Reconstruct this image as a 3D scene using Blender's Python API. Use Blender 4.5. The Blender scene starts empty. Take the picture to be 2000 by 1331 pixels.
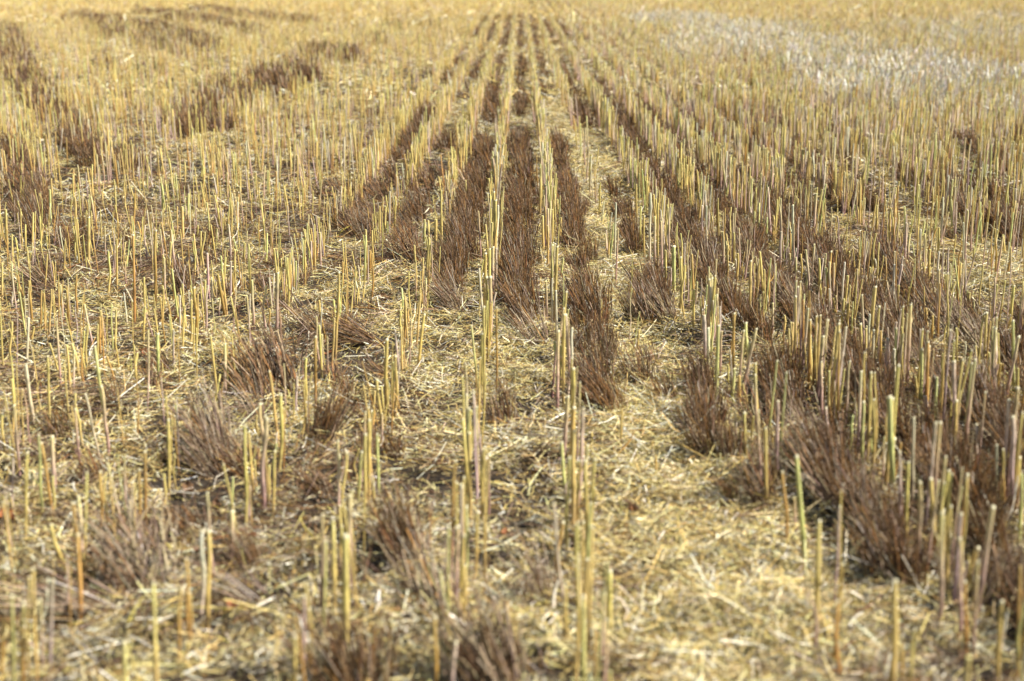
import bpy, math
import numpy as np
from mathutils import Vector, Matrix
rng = np.random.default_rng(11)
S = bpy.context.scene
COL = S.collection

# ------------------------------------------------------------------ camera
W0, H0 = 2000.0, 1331.0                 # pixel grid of the photograph
F = 50.0 / 36.0 * W0
CAMH = 1.5
HOR, VPX = -70.0, 1017.0                # horizon row and vanishing column of the drill rows
TH = math.atan((H0 / 2 - HOR) / F)
YAW = math.atan((VPX - W0 / 2) / F * math.cos(TH))
cam_d = bpy.data.cameras.new("camera")
cam = bpy.data.objects.new("camera", cam_d)
COL.objects.link(cam)
cam.location = (0, 0, CAMH)
cam.rotation_euler = (math.pi / 2 - TH, 0, YAW)
cam_d.lens = 50; cam_d.sensor_width = 36
cam_d.clip_start = 0.05; cam_d.clip_end = 2000
cam_d.dof.use_dof = True
cam_d.dof.focus_distance = 6.9
cam_d.dof.aperture_fstop = 2.25
S.camera = cam

# ------------------------------------------------------------------ light
SUN_EL, SUN_AZ = math.radians(47), math.radians(100)   # azimuth clockwise from the view direction (+Y)
world = bpy.data.worlds.new("World"); S.world = world
world.use_nodes = True
nt = world.node_tree
sky = nt.nodes.new('ShaderNodeTexSky'); sky.sky_type = 'NISHITA'; sky.sun_disc = False
sky.sun_elevation = SUN_EL; sky.sun_rotation = SUN_AZ
bg = nt.nodes['Background']; bg.inputs['Strength'].default_value = 0.05
nt.links.new(sky.outputs[0], bg.inputs[0])
sun_d = bpy.data.lights.new("sun", 'SUN'); sun_d.energy = 5.0; sun_d.angle = math.radians(0.5)
sun_d.color = (1.0, 0.935, 0.81)
sun = bpy.data.objects.new("sun", sun_d); COL.objects.link(sun)
sv = Vector((math.sin(SUN_AZ) * math.cos(SUN_EL), math.cos(SUN_AZ) * math.cos(SUN_EL), math.sin(SUN_EL)))
sun.rotation_euler = sv.to_track_quat('Z', 'Y').to_euler()
S.view_settings.view_transform = 'Standard'; S.view_settings.look = 'None'
S.view_settings.gamma = 1.0; S.view_settings.exposure = 0.8
S.cycles.max_bounces = 5; S.cycles.diffuse_bounces = 1; S.cycles.glossy_bounces = 2
S.cycles.use_denoising = True

# ------------------------------------------------------------------ projection helpers
_R = np.array(cam.rotation_euler.to_matrix())
def pix2ground(x, y):
    """pixel of the photograph -> point on the ground z=0 and its depth"""
    v = _R @ np.array([(x - W0 / 2) / F, -(y - H0 / 2) / F, -1.0])
    t = CAMH / -v[2]
    return v[0] * t, v[1] * t, t
def project(X, Y, Z):
    P = np.stack([np.asarray(X, float), np.asarray(Y, float), np.asarray(Z, float) - CAMH], -1) @ _R
    d = -P[..., 2]
    d = np.where(np.abs(d) < 1e-4, 1e-4, d)
    return P[..., 0] / d * F + W0 / 2, -P[..., 1] / d * F + H0 / 2, d
def krow(n): return -0.092 + 0.197 * n          # slope of drill row n in the picture
KX = CAMH / math.cos(TH)
def rowx(n): return krow(n) * KX                # its world X

# ------------------------------------------------------------------ noise + ground height
def _hash(ix, iy, s):
    h = (ix.astype(np.int64) * 374761393 + iy.astype(np.int64) * 668265263 + s * 974634777) & 0xffffffff
    h = ((h ^ (h >> 13)) * 1274126177) & 0xffffffff
    return ((h ^ (h >> 16)) & 0xffffff) / float(0xffffff)
def vnoise(x, y, s=0):
    x = np.asarray(x, float); y = np.asarray(y, float)
    ix = np.floor(x); iy = np.floor(y); fx = x - ix; fy = y - iy
    fx = fx * fx * (3 - 2 * fx); fy = fy * fy * (3 - 2 * fy)
    a = _hash(ix, iy, s); b = _hash(ix + 1, iy, s); c = _hash(ix, iy + 1, s); d = _hash(ix + 1, iy + 1, s)
    return (a * (1 - fx) + b * fx) * (1 - fy) + (c * (1 - fx) + d * fx) * fy
def gz(x, y):
    x = np.asarray(x, float); y = np.asarray(y, float)
    return (vnoise(x / 1.7, y / 1.7, 1) - .5) * .035 + (vnoise(x / .28, y / .28, 2) - .5) * .040 \
        + (vnoise(x / .09, y / .09, 3) - .5) * .020

# ------------------------------------------------------------------ mesh building
def mesh_from(name, V, Fq, C, mat, smooth=False):
    """V (n,3), Fq (m,k) faces, C (n,3) colours"""
    me = bpy.data.meshes.new(name)
    V = np.ascontiguousarray(V, np.float32); Fq = np.ascontiguousarray(Fq, np.int32)
    k = Fq.shape[1]; m = len(Fq)
    me.vertices.add(len(V)); me.vertices.foreach_set("co", V.ravel())
    me.loops.add(m * k); me.loops.foreach_set("vertex_index", Fq.ravel())
    me.polygons.add(m); me.polygons.foreach_set("loop_start", np.arange(0, m * k, k, dtype=np.int32))
    if smooth: me.polygons.foreach_set("use_smooth", np.ones(m, bool))
    at = me.color_attributes.new("Col", 'FLOAT_COLOR', 'POINT')
    c4 = np.ones((len(V), 4), np.float32); c4[:, :3] = C
    at.data.foreach_set("color", c4.ravel())
    me.materials.append(mat)
    me.update(calc_edges=True)
    return me
def add_obj(name, me, parent=None, loc=None):
    o = bpy.data.objects.new(name, me); COL.objects.link(o)
    if parent is not None: o.parent = parent
    if loc is not None: o.location = loc
    return o
def unit(v): return v / np.maximum(np.linalg.norm(v, axis=-1, keepdims=True), 1e-9)
def strands(P, R, k, C, phase=None):
    """P (N,S,3) centre lines, R (N,S) radii, k sides (2 = ribbon), C (N,S,3) -> V,F,C"""
    N, Sg, _ = P.shape
    D = unit(P[:, -1] - P[:, 0])
    if phase is None: phase = rng.uniform(0, 2 * math.pi, N)
    ref = np.where(np.abs(D[:, 2:3]) > .8, np.array([[1., 0, 0]]), np.array([[0, 0, 1.]]))
    A = unit(np.cross(D, ref)); B = np.cross(D, A)
    if k == 2:
        a = phase[:, None] + np.array([0, math.pi])[None]
    else:
        a = phase[:, None] + (np.arange(k) * 2 * math.pi / k)[None]
    off = np.cos(a)[..., None] * A[:, None] + np.sin(a)[..., None] * B[:, None]      # N,k,3
    V = P[:, :, None, :] + off[:, None] * R[:, :, None, None]                        # N,S,k,3
    kk = 1 if k == 2 else k
    n, s, j = np.meshgrid(np.arange(N), np.arange(Sg - 1), np.arange(kk), indexing='ij')
    b = (n * Sg + s) * k
    j2 = (j + 1) % k
    Fq = np.stack([b + j, b + j2, b + k + j2, b + k + j], -1).reshape(-1, 4)
    CC = np.repeat(C[:, :, None, :], k, axis=2).reshape(-1, 3)
    return V.reshape(-1, 3), Fq, CC
class Acc:
    def __init__(s): s.V = []; s.F = []; s.C = []; s.n = 0
    def add(s, V, Fq, C):
        s.V.append(V); s.F.append(Fq + s.n); s.C.append(C); s.n += len(V)
    def mesh(s, name, mat, smooth=False):
        return mesh_from(name, np.concatenate(s.V), np.concatenate(s.F), np.concatenate(s.C), mat, smooth)

# ------------------------------------------------------------------ materials
def attr_mat(name, rough=.5, spec=.4, nscale=60, lo=.75, hi=1.15, trans=0.0, stretch=(1, 1, 1)):
    m = bpy.data.materials.new(name); m.use_nodes = True
    t = m.node_tree; p = t.nodes['Principled BSDF']
    a = t.nodes.new('ShaderNodeVertexColor'); a.layer_name = "Col"
    tc = t.nodes.new('ShaderNodeTexCoord'); mp = t.nodes.new('ShaderNodeMapping')
    mp.inputs['Scale'].default_value = stretch
    n = t.nodes.new('ShaderNodeTexNoise'); n.inputs['Scale'].default_value = nscale; n.inputs['Detail'].default_value = 3
    r = t.nodes.new('ShaderNodeMapRange'); r.inputs[1].default_value = .3; r.inputs[2].default_value = .7
    r.inputs[3].default_value = lo; r.inputs[4].default_value = hi
    mx = t.nodes.new('ShaderNodeVectorMath'); mx.operation = 'SCALE'
    t.links.new(tc.outputs['Object'], mp.inputs[0]); t.links.new(mp.outputs[0], n.inputs['Vector'])
    t.links.new(n.outputs[0], r.inputs[0]); t.links.new(a.outputs[0], mx.inputs[0]); t.links.new(r.outputs[0], mx.inputs['Scale'])
    t.links.new(mx.outputs[0], p.inputs['Base Color'])
    p.inputs['Roughness'].default_value = rough
    p.inputs['Specular IOR Level'].default_value = spec
    if trans:
        tr = t.nodes.new('ShaderNodeBsdfTranslucent'); ms = t.nodes.new('ShaderNodeMixShader')
        ms.inputs[0].default_value = trans
        t.links.new(mx.outputs[0], tr.inputs[0])
        t.links.new(p.outputs[0], ms.inputs[1]); t.links.new(tr.outputs[0], ms.inputs[2])
        t.links.new(ms.outputs[0], t.nodes['Material Output'].inputs[0])
    return m
M_stalk = attr_mat("stalk_skin", .55, .35, 90, .72, 1.12, stretch=(1, 1, .25))
M_pith = attr_mat("cut_pith", .8, .2, 300, .85, 1.05)
M_tuft = attr_mat("old_straw", .55, .35, 40, .75, 1.15, .05)
M_litter = attr_mat("chopped_straw", .36, .6, 7, .85, 1.1, .05)
M_leaf = attr_mat("dead_leaf", .7, .3, 80, .6, 1.2)

def weather(m, scale, lo, hi, col, amt):
    t = m.node_tree; p = t.nodes['Principled BSDF']; L = t.links
    src = p.inputs['Base Color'].links[0].from_socket
    geo = t.nodes.new('ShaderNodeNewGeometry')
    n = t.nodes.new('ShaderNodeTexNoise'); n.inputs['Scale'].default_value = scale; n.inputs['Detail'].default_value = 5; n.inputs['Roughness'].default_value = .65
    L.new(geo.outputs['Position'], n.inputs['Vector'])
    r = t.nodes.new('ShaderNodeMapRange'); r.inputs[1].default_value = lo; r.inputs[2].default_value = hi; r.inputs[4].default_value = amt
    L.new(n.outputs[0], r.inputs[0])
    x = t.nodes.new('ShaderNodeMix'); x.data_type = 'RGBA'
    L.new(r.outputs[0], x.inputs[0]); L.new(src, x.inputs[6]); x.inputs[7].default_value = (*col, 1)
    L.new(x.outputs[2], p.inputs['Base Color'])
weather(M_stalk, 38, .52, .72, (.42, .30, .17), .45)
weather(M_stalk, 260, .60, .70, (.14, .10, .07), .6)

def ground_mat():
    m = bpy.data.materials.new("field_soil"); m.use_nodes = True
    t = m.node_tree; p = t.nodes['Principled BSDF']; L = t.links
    geo = t.nodes.new('ShaderNodeNewGeometry')
    n1 = t.nodes.new('ShaderNodeTexNoise'); n1.inputs['Scale'].default_value = 45; n1.inputs['Detail'].default_value = 6
    n2 = t.nodes.new('ShaderNodeTexNoise'); n2.inputs['Scale'].default_value = 1.3; n2.inputs['Detail'].default_value = 4
    L.new(geo.outputs['Position'], n1.inputs['Vector']); L.new(geo.outputs['Position'], n2.inputs['Vector'])
    r1 = t.nodes.new('ShaderNodeValToRGB')
    e = r1.color_ramp.elements
    e[0].position = .38; e[0].color = (.015, .010, .007, 1)
    e[1].position = .66; e[1].color = (.085, .058, .028, 1)
    x = e.new(.5); x.color = (.036, .024, .014, 1)
    L.new(n1.outputs[0], r1.inputs[0])
    # the far strip is a riper, more orange crop
    sp = t.nodes.new('ShaderNodeSeparateXYZ'); L.new(geo.outputs['Position'], sp.inputs[0])
    a = t.nodes.new('ShaderNodeMath'); a.operation = 'MULTIPLY_ADD'; a.inputs[1].default_value = 12; 
    L.new(n2.outputs[0], a.inputs[0]); L.new(sp.outputs['Y'], a.inputs[2])
    r = t.nodes.new('ShaderNodeMapRange'); r.inputs[1].default_value = 24; r.inputs[2].default_value = 52
    L.new(a.outputs[0], r.inputs[0])
    mx = t.nodes.new('ShaderNodeMix'); mx.data_type = 'RGBA'
    L.new(r.outputs[0], mx.inputs[0]); L.new(r1.outputs[0], mx.inputs[6]); mx.inputs[7].default_value = (.50, .33, .10, 1)
    L.new(mx.outputs[2], p.inputs['Base Color'])
    p.inputs['Roughness'].default_value = .95
    b = t.nodes.new('ShaderNodeBump'); b.inputs['Strength'].default_value = .7; b.inputs['Distance'].default_value = .012
    L.new(n1.outputs[0], b.inputs['Height']); L.new(b.outputs[0], p.inputs['Normal'])
    return m

# ------------------------------------------------------------------ ground sheet
ys = np.concatenate([np.linspace(-6, 1, 10), np.arange(1.1, 16, .055), np.geomspace(16.1, 600, 110)])
xh = np.concatenate([np.arange(0, 4.5, .055), np.geomspace(4.6, 420, 80)])
xs = np.concatenate([-xh[:0:-1], xh])
GX, GY = np.meshgrid(xs, ys)
GZ = gz(GX, GY)
nx, ny = len(xs), len(ys)
i, j = np.meshgrid(np.arange(ny - 1), np.arange(nx - 1), indexing='ij')
q = (i * nx + j)
Fg = np.stack([q, q + 1, q + nx + 1, q + nx], -1).reshape(-1, 4)
me = mesh_from("ground", np.stack([GX, GY, GZ], -1).reshape(-1, 3), Fg, np.ones((nx * ny, 3)) * .2, ground_mat(), True)
g = add_obj("ground", me); g["kind"] = "structure"

# ------------------------------------------------------------------ palettes (linear albedo)
def pal(cols, w, n, jit=.12):
    c = np.array(cols)[rng.choice(len(cols), n, p=np.array(w) / sum(w))]
    return np.clip(c * rng.normal(1, jit, (n, 1)) * rng.normal(1, jit * .35, (n, 3)), .01, .92)
LIT_GOLD = [(.70, .54, .19), (.82, .70, .34), (.90, .85, .66), (.44, .29, .09), (.15, .09, .042), (.42, .37, .29)]
BLADE = [(.14, .080, .042), (.235, .142, .074), (.34, .175, .056), (.38, .29, .21), (.60, .48, .31), (.045, .026, .015)]
PALE = [(.88, .80, .68), (.91, .86, .76), (.60, .49, .37), (.68, .56, .32)]

# ------------------------------------------------------------------ litter of chopped straw (nobody could count it)
def wedge(d0, d1, dens, margin=1.0):
    """random ground points in the view wedge between distances d0 and d1"""
    xm = d1 * .40 + margin
    n = int(dens * (d1 - d0) * 2 * xm)
    Y = rng.uniform(d0, d1, n); X = rng.uniform(-xm, xm, n)
    k = np.abs(X) < Y * .385 + margin
    return X[k], Y[k]
def litter_band(acc, d0, d1, dens, l0, l1, w0, w1, seg, lift, margin):
    X, Y = wedge(d0, d1, dens, margin)
    # patchy cover: bare dark gaps, heaps elsewhere
    kk = X / KX
    cover = np.clip(1.55 * vnoise(X / .075 + 7, Y / .09, 11) - .28, 0, 1) * np.clip(2.2 * vnoise(X / .33, Y / .4, 12) - .22, .12, 1.25) + .05
    path = np.exp(-((kk - .30) / .10) ** 2) + .5 * np.exp(-((kk - .38) / .15) ** 2) * (Y < 5.2)
    cover = cover * (1 - .38 * np.clip(-kk * 2.2, 0, 1) * (Y < 11)) + path * .6
    keep = rng.random(len(X)) < cover
    X, Y, kk, path = X[keep], Y[keep], kk[keep], path[keep]
    n = len(X)
    Lg = rng.uniform(l0, l1, n) * np.where(rng.random(n) < .10, 2.5, 1)
    Wd = rng.uniform(w0, w1, n)
    az = rng.uniform(0, 2 * math.pi, n)
    el = rng.normal(0, .26, n)
    D = np.stack([np.cos(az) * np.cos(el), np.sin(az) * np.cos(el), np.sin(el)], -1)
    heap = vnoise(X / .22, Y / .22, 13)
    Z = gz(X, Y) + rng.random(n) ** 1.6 * lift * (.35 + heap) + np.abs(np.sin(el)) * Lg * .35 + .002
    c = np.stack([X, Y, Z], -1)
    ts = np.linspace(-.5, .5, seg + 1)
    bend = rng.normal(0, .11, n)[:, None] * Lg[:, None] * (ts[None] ** 2 * 4)
    side = np.stack([-np.sin(az), np.cos(az), rng.normal(0, .5, n)], -1)
    P = c[:, None] + D[:, None] * (Lg[:, None] * ts[None])[..., None] + side[:, None] * bend[..., None]
    zone = vnoise(X / .45 + 3, Y / .9, 14)
    col = pal(LIT_GOLD, [.33, .27, .16, .12, .08, .04], n, .13)
    colg = pal(LIT_GOLD, [.18, .17, .17, .12, .24, .12], n, .13)
    pg = np.clip((zone - .45) * 1.6 + np.clip(-kk - .05, 0, .5) * .55 - path * .8, 0, .85)
    pg = np.where((X > 1) & (Y > 9), np.maximum(pg, .5), pg)
    m = rng.random(n) < pg
    col[m] = colg[m]
    C = np.repeat(col[:, None], seg + 1, 1)
    R = np.repeat(Wd[:, None] * .5, seg + 1, 1)
    # lay the ribbons mostly face up
    ph = rng.normal(0, .55, n)
    acc.add(*strands(P, R, 2, C, ph))
acc = Acc()
litter_band(acc, 2.2, 4.6, 33000, .012, .075, .0010, .0031, 2, .038, .7)
litter_band(acc, 4.6, 8.5, 24000, .015, .08, .0011, .0028, 2, .038, .8)
litter_band(acc, 8.5, 16, 7500, .025, .085, .0018, .0042, 1, .042, 1.0)
litter_band(acc, 16, 34, 900, .05, .16, .007, .013, 1, .045, 1.5)
litter_band(acc, 34, 76, 160, .1, .3, .014, .03, 1, .06, 2)
o = add_obj("straw_litter", acc.mesh("straw_litter", M_litter)); o["kind"] = "stuff"
o["label"] = "golden chopped straw and chaff strewn over the soil between the rows"; o["category"] = "straw litter"

# long brown straws pressed flat among the chaff, combed by the machine, mostly on the left and in the gaps
acc = Acc()
for (d0, d1, dens, wd, marg) in ((2.2, 5, 2600, .0021, .7), (5, 9, 2300, .0026, .8), (9, 17, 900, .004, 1.0), (17, 34, 120, .008, 1.5)):
    X, Y = wedge(d0, d1, dens, marg)
    kk = X / KX
    a = vnoise(X / .22 + 9, Y / .28, 51); b = vnoise(X / .9, Y / 1.1 + 5, 52)
    fr = (kk - .0065) / .197; gap = np.abs(fr - np.round(fr))            # 0 = middle of a gap
    side = np.where(kk < -.35, 1.5, np.where(kk > .5, .85, .55)) * np.where(gap < .22, 1.1, .6)
    side = side * (1 - .9 * np.exp(-((kk - .30) / .09) ** 2))
    p = np.clip((a - .40) * 3, 0, 1) * (.4 + 1.2 * b) * side + .05
    k = rng.random(len(X)) < p
    X, Y = X[k], Y[k]; n = len(X)
    Lg = rng.uniform(.04, .15, n); az = vnoise(X / .5, Y / .5, 53) * 6 + rng.normal(0, .45, n)
    el = np.abs(rng.normal(0, .14, n))
    D = np.stack([np.cos(az) * np.cos(el), np.sin(az) * np.cos(el), np.sin(el)], -1)
    c = np.stack([X, Y, gz(X, Y) + .012 + rng.random(n) * .03], -1)
    t = np.linspace(0, 1, 3)
    P = c[:, None] + D[:, None] * (Lg[:, None] * t[None])[..., None]
    P[..., 2] += rng.normal(0, .004, (n, 1))
    C = np.repeat(pal(BLADE, [.30, .22, .12, .16, .10, .18], n, .18)[:, None], 3, 1)
    acc.add(*strands(P, np.full((n, 3), wd * .5) * rng.uniform(.7, 1.3, (n, 1)), 3 if d1 < 10 else 2, C))
o = add_obj("flattened_brown_straw", acc.mesh("flattened_brown_straw", M_tuft)); o["kind"] = "stuff"
o["label"] = "dark brown loose straw pressed flat in patches over the golden chaff"; o["category"] = "brown straw"

# ------------------------------------------------------------------ stalks
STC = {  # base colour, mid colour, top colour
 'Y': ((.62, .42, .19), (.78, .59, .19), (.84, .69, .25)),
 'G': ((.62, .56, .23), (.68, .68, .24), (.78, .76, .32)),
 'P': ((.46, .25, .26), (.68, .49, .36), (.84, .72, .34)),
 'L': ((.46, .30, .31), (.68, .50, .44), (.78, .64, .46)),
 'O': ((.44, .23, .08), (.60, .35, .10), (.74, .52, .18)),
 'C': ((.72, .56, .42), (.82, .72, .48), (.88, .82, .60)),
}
CNAME = {'Y': 'straw-yellow', 'G': 'yellow-green', 'P': 'purple-based yellow', 'L': 'pinkish lilac', 'O': 'orange-brown', 'C': 'pale cream'}
KEYS = list(STC)
CW = np.array([.42, .08, .20, .10, .13, .07])
# prominent stalks read off the photograph: crop tables (origin, scale, rows of base x, base y, top x, top y, width, kind)
T = []
def tab(ox, oy, s, rows):
    for r in rows: T.append((ox + r[0] * s, oy + r[1] * s, ox + r[2] * s, oy + r[3] * s, r[4] * s, r[5]))
tab(1300, 800, .399, [(742,1085,756,540,26,'Y'),(688,775,640,225,24,'G'),(748,1200,690,760,12,'P'),(497,490,490,70,18,'Y'),(505,250,522,72,10,'Y'),(545,372,548,-40,18,'L'),
 (475,420,455,-20,11,'P'),(950,340,965,-30,18,'G'),(908,260,922,-10,14,'G'),(800,240,788,-20,18,'L'),(1080,362,1082,170,18,'C'),(1110,372,1112,200,14,'O'),
 (1150,640,1148,235,17,'L'),(1176,700,1192,275,17,'Y'),(1226,885,1240,340,22,'P'),(1274,785,1335,330,16,'P'),(1343,1065,1352,490,24,'P'),(1372,900,1398,480,18,'Y'),
 (1432,1130,1440,630,20,'P'),(1475,1235,1468,850,17,'O'),(1506,1222,1525,735,17,'P'),(1622,1370,1640,890,24,'Y'),(1640,1190,1682,985,12,'C'),(1727,700,1746,290,18,'G'),
 (1532,450,1528,85,13,'L'),(1610,545,1615,170,14,'C'),(1640,520,1646,170,14,'Y'),(1662,500,1665,230,14,'O'),(1412,300,1430,-20,20,'Y'),(1020,330,1017,110,11,'P'),
 (825,1240,856,690,12,'O'),(860,1331,838,900,9,'O'),(1320,220,1315,-30,14,'P'),(1365,240,1368,0,12,'L'),(1240,160,1240,-20,12,'P'),(850,180,853,-20,16,'L'),
 (600,700,565,280,13,'O'),(635,620,628,400,14,'P'),(420,240,425,0,14,'Y'),(392,260,385,10,18,'Y'),(345,200,340,0,14,'P'),(1190,1420,1205,1080,16,'Y'),(1150,1400,1160,1150,14,'O')])
tab(1300, 330, .353, [(222,1085,215,810,22,'L'),(242,1165,236,870,22,'C'),(280,1285,288,845,22,'G'),(305,1150,312,880,16,'P'),(375,1300,380,1060,18,'G'),(345,1215,345,1060,12,'Y'),
 (412,1320,412,1100,17,'O'),(435,1340,435,1150,15,'Y'),(484,1345,493,1170,15,'Y'),(690,1190,692,890,13,'Y'),(590,960,592,750,14,'P'),(643,1005,660,815,14,'Y'),
 (525,940,525,710,15,'G'),(541,905,541,680,9,'Y'),(465,885,470,530,16,'Y'),(487,700,470,560,9,'C'),(150,905,153,665,16,'Y'),(102,690,105,540,13,'Y'),
 (800,1205,803,915,18,'Y'),(742,1155,738,1020,12,'Y'),(965,935,990,705,16,'Y'),(1010,905,1008,780,10,'Y'),(1043,955,1043,800,11,'P'),(1086,1115,1078,845,19,'Y'),
 (1110,1135,1112,860,15,'Y'),(1145,1155,1153,870,15,'C'),(1190,1155,1197,880,16,'O'),(1222,1205,1233,940,22,'L'),(1252,1225,1270,975,20,'C'),(1305,1175,1303,1000,13,'Y'),
 (1335,1210,1355,750,20,'P'),(1280,875,1286,650,16,'Y'),(1300,845,1313,650,12,'O'),(1340,855,1345,640,12,'Y'),(1377,810,1370,715,16,'C'),(1425,955,1422,845,16,'Y'),
 (1445,935,1450,775,18,'O'),(1474,1005,1478,810,14,'O'),(1585,1065,1588,880,15,'L'),(1605,1135,1610,900,15,'Y'),(1640,1010,1642,905,14,'C'),(1707,835,1709,705,13,'G'),
 (1726,1185,1745,940,13,'Y'),(1760,1205,1765,970,11,'L'),(1780,1255,1786,1010,14,'Y'),(1806,1225,1831,950,12,'Y'),(1870,1195,1872,1075,16,'O'),(1930,1285,1930,865,17,'G'),
 (1942,1400,1950,1115,17,'Y'),(870,1380,870,1080,18,'P'),(905,1390,908,1105,16,'Y'),(948,1400,992,1100,14,'Y'),(1040,1450,1060,1225,16,'G'),(1450,1400,1458,1140,15,'Y'),
 (1488,1450,1506,1155,16,'G'),(690,610,685,430,15,'P'),(722,650,722,450,16,'G'),(744,645,751,435,11,'Y'),(785,695,787,548,12,'G'),(863,865,881,650,13,'Y'),
 (905,865,906,665,13,'C'),(926,700,928,525,9,'C'),(1125,705,1135,500,15,'Y'),(1150,705,1166,510,14,'L'),(1064,655,1078,490,14,'Y'),(1508,490,1513,305,14,'Y'),
 (1440,485,1500,312,13,'O'),(1500,330,1502,125,10,'Y'),(1262,415,1268,122,11,'L'),(1378,260,1400,60,20,'G'),(635,605,636,320,14,'L'),(590,435,597,250,12,'Y'),
 (555,420,562,270,11,'G'),(490,380,496,230,12,'G'),(318,620,316,330,14,'P'),(345,640,345,400,13,'Y'),(390,640,400,440,15,'Y'),(230,430,228,200,13,'C'),(205,430,205,200,14,'L'),
 (1235,845,1235,620,13,'P'),(1215,830,1210,640,12,'O'),(1020,600,1020,425,12,'Y'),(980,600,982,400,13,'L'),(1330,420,1325,190,12,'G'),(1590,350,1588,150,12,'G'),
 (1555,340,1560,130,11,'Y'),(1605,400,1612,160,12,'L'),(1780,300,1782,40,12,'Y'),(1745,400,1750,160,12,'G'),(1665,450,1668,200,13,'L'),(1690,470,1695,230,13,'P'),(1880,480,1872,340,15,'Y'),
 (1890,600,1915,420,13,'O'),(1580,700,1578,480,10,'P'),(1630,620,1632,400,10,'O')])
tab(650, 330, .353, [(815,1345,826,880,22,'Y'),(842,1345,838,740,16,'Y'),(868,1000,872,600,24,'P'),(852,1000,850,600,18,'Y'),(838,850,845,470,18,'Y'),(884,730,885,450,20,'P'),(868,860,866,450,16,'Y'),
 (900,700,905,440,12,'C'),(830,640,833,450,14,'Y'),(875,600,880,300,16,'Y'),(895,560,900,200,20,'Y'),(915,560,915,220,14,'C'),(885,460,890,150,18,'Y'),(925,420,935,130,12,'Y'),(905,1250,905,745,12,'O'),
 (1225,870,1240,450,18,'Y'),(1187,885,1180,620,16,'P'),(1255,655,1275,500,13,'G'),(1205,760,1215,440,18,'Y'),(1215,900,1215,600,12,'C'),(1165,480,1160,250,16,'Y'),(1190,470,1190,220,18,'P'),(1210,520,1215,230,14,'Y'),
 (1228,1200,1228,930,16,'G'),(1275,1331,1280,770,18,'Y'),(1242,1345,1247,870,20,'P'),(1298,1260,1325,870,16,'C'),(1320,1300,1320,1040,14,'O'),(1262,1200,1262,950,16,'Y'),(1180,330,1178,100,16,'G'),(1150,300,1150,60,14,'Y'),
 (1258,412,1263,265,15,'Y'),(1285,430,1292,310,9,'Y'),(1478,282,1480,75,10,'Y'),(1482,892,1485,700,12,'Y'),(1225,360,1232,160,10,'Y'),
 (510,470,508,290,16,'G'),(530,480,528,300,13,'Y'),(525,640,533,400,18,'Y'),(570,525,570,280,20,'Y'),(548,620,545,470,12,'Y'),(605,480,600,140,13,'Y'),(260,405,258,190,12,'Y'),(287,380,290,200,12,'Y'),(312,380,315,120,12,'L'),(335,360,345,140,12,'Y'),
 (175,665,182,380,12,'G'),(192,650,188,440,11,'O'),(212,625,210,470,16,'O'),(398,985,402,720,16,'O'),(468,1105,502,800,18,'Y'),(440,1010,432,860,11,'Y'),(385,800,380,650,12,'G'),(495,700,500,480,12,'Y'),
 (302,1345,298,900,22,'Y'),(345,1345,345,1000,18,'Y'),(328,1345,330,1020,14,'G'),(225,1331,232,1180,16,'Y'),(10,1060,32,580,16,'Y'),(75,900,78,620,10,'Y'),
 (1680,310,1677,70,14,'Y'),(1748,560,1756,150,14,'C'),(1725,500,1720,240,12,'Y'),(1800,600,1795,195,12,'Y'),(1775,560,1780,260,13,'P'),(1888,700,1888,430,24,'G'),(1870,690,1872,540,12,'L'),(1922,845,1925,500,15,'Y'),(1945,885,1946,540,13,'Y'),(1820,640,1815,300,14,'P'),(1845,720,1840,440,14,'Y'),(1700,480,1705,190,12,'Y')])
tab(650, 800, .399, [(190,340,175,-20,14,'Y'),(240,170,240,-20,12,'P'),(226,450,215,100,13,'G'),(122,485,142,200,18,'G'),(32,500,18,160,11,'P'),(60,620,62,200,15,'Y'),(82,900,82,380,20,'P'),(12,960,10,520,18,'Y'),(45,880,40,560,14,'Y'),
 (598,1010,612,540,20,'P'),(660,855,655,420,18,'G'),(690,845,706,450,16,'Y'),(622,900,630,330,18,'L'),(655,460,665,-30,17,'G'),(740,880,742,160,12,'Y'),(762,520,762,200,11,'P'),(705,440,700,-30,16,'P'),(680,300,680,-30,12,'Y'),(730,560,735,180,16,'Y'),(640,760,640,300,13,'Y'),
 (1192,1350,1195,520,17,'Y'),(1252,1210,1268,520,22,'Y'),(1230,1400,1226,880,25,'G'),(1290,1360,1280,1060,16,'Y'),(1138,1130,1135,840,15,'Y'),(1146,445,1120,160,18,'G'),(1172,485,1180,110,14,'Y'),(1230,475,1245,150,14,'P'),(1210,440,1215,140,12,'O'),(1260,200,1268,90,10,'Y'),(1145,470,1150,330,12,'L'),
 (500,1400,498,950,18,'O'),(572,1420,600,1090,22,'L'),(1325,1400,1342,1010,15,'P'),(1410,190,1412,-30,12,'Y'),(1580,350,1582,200,6,'O'),(470,1420,470,1230,14,'Y'),(160,1420,165,1250,14,'O')])
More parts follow.
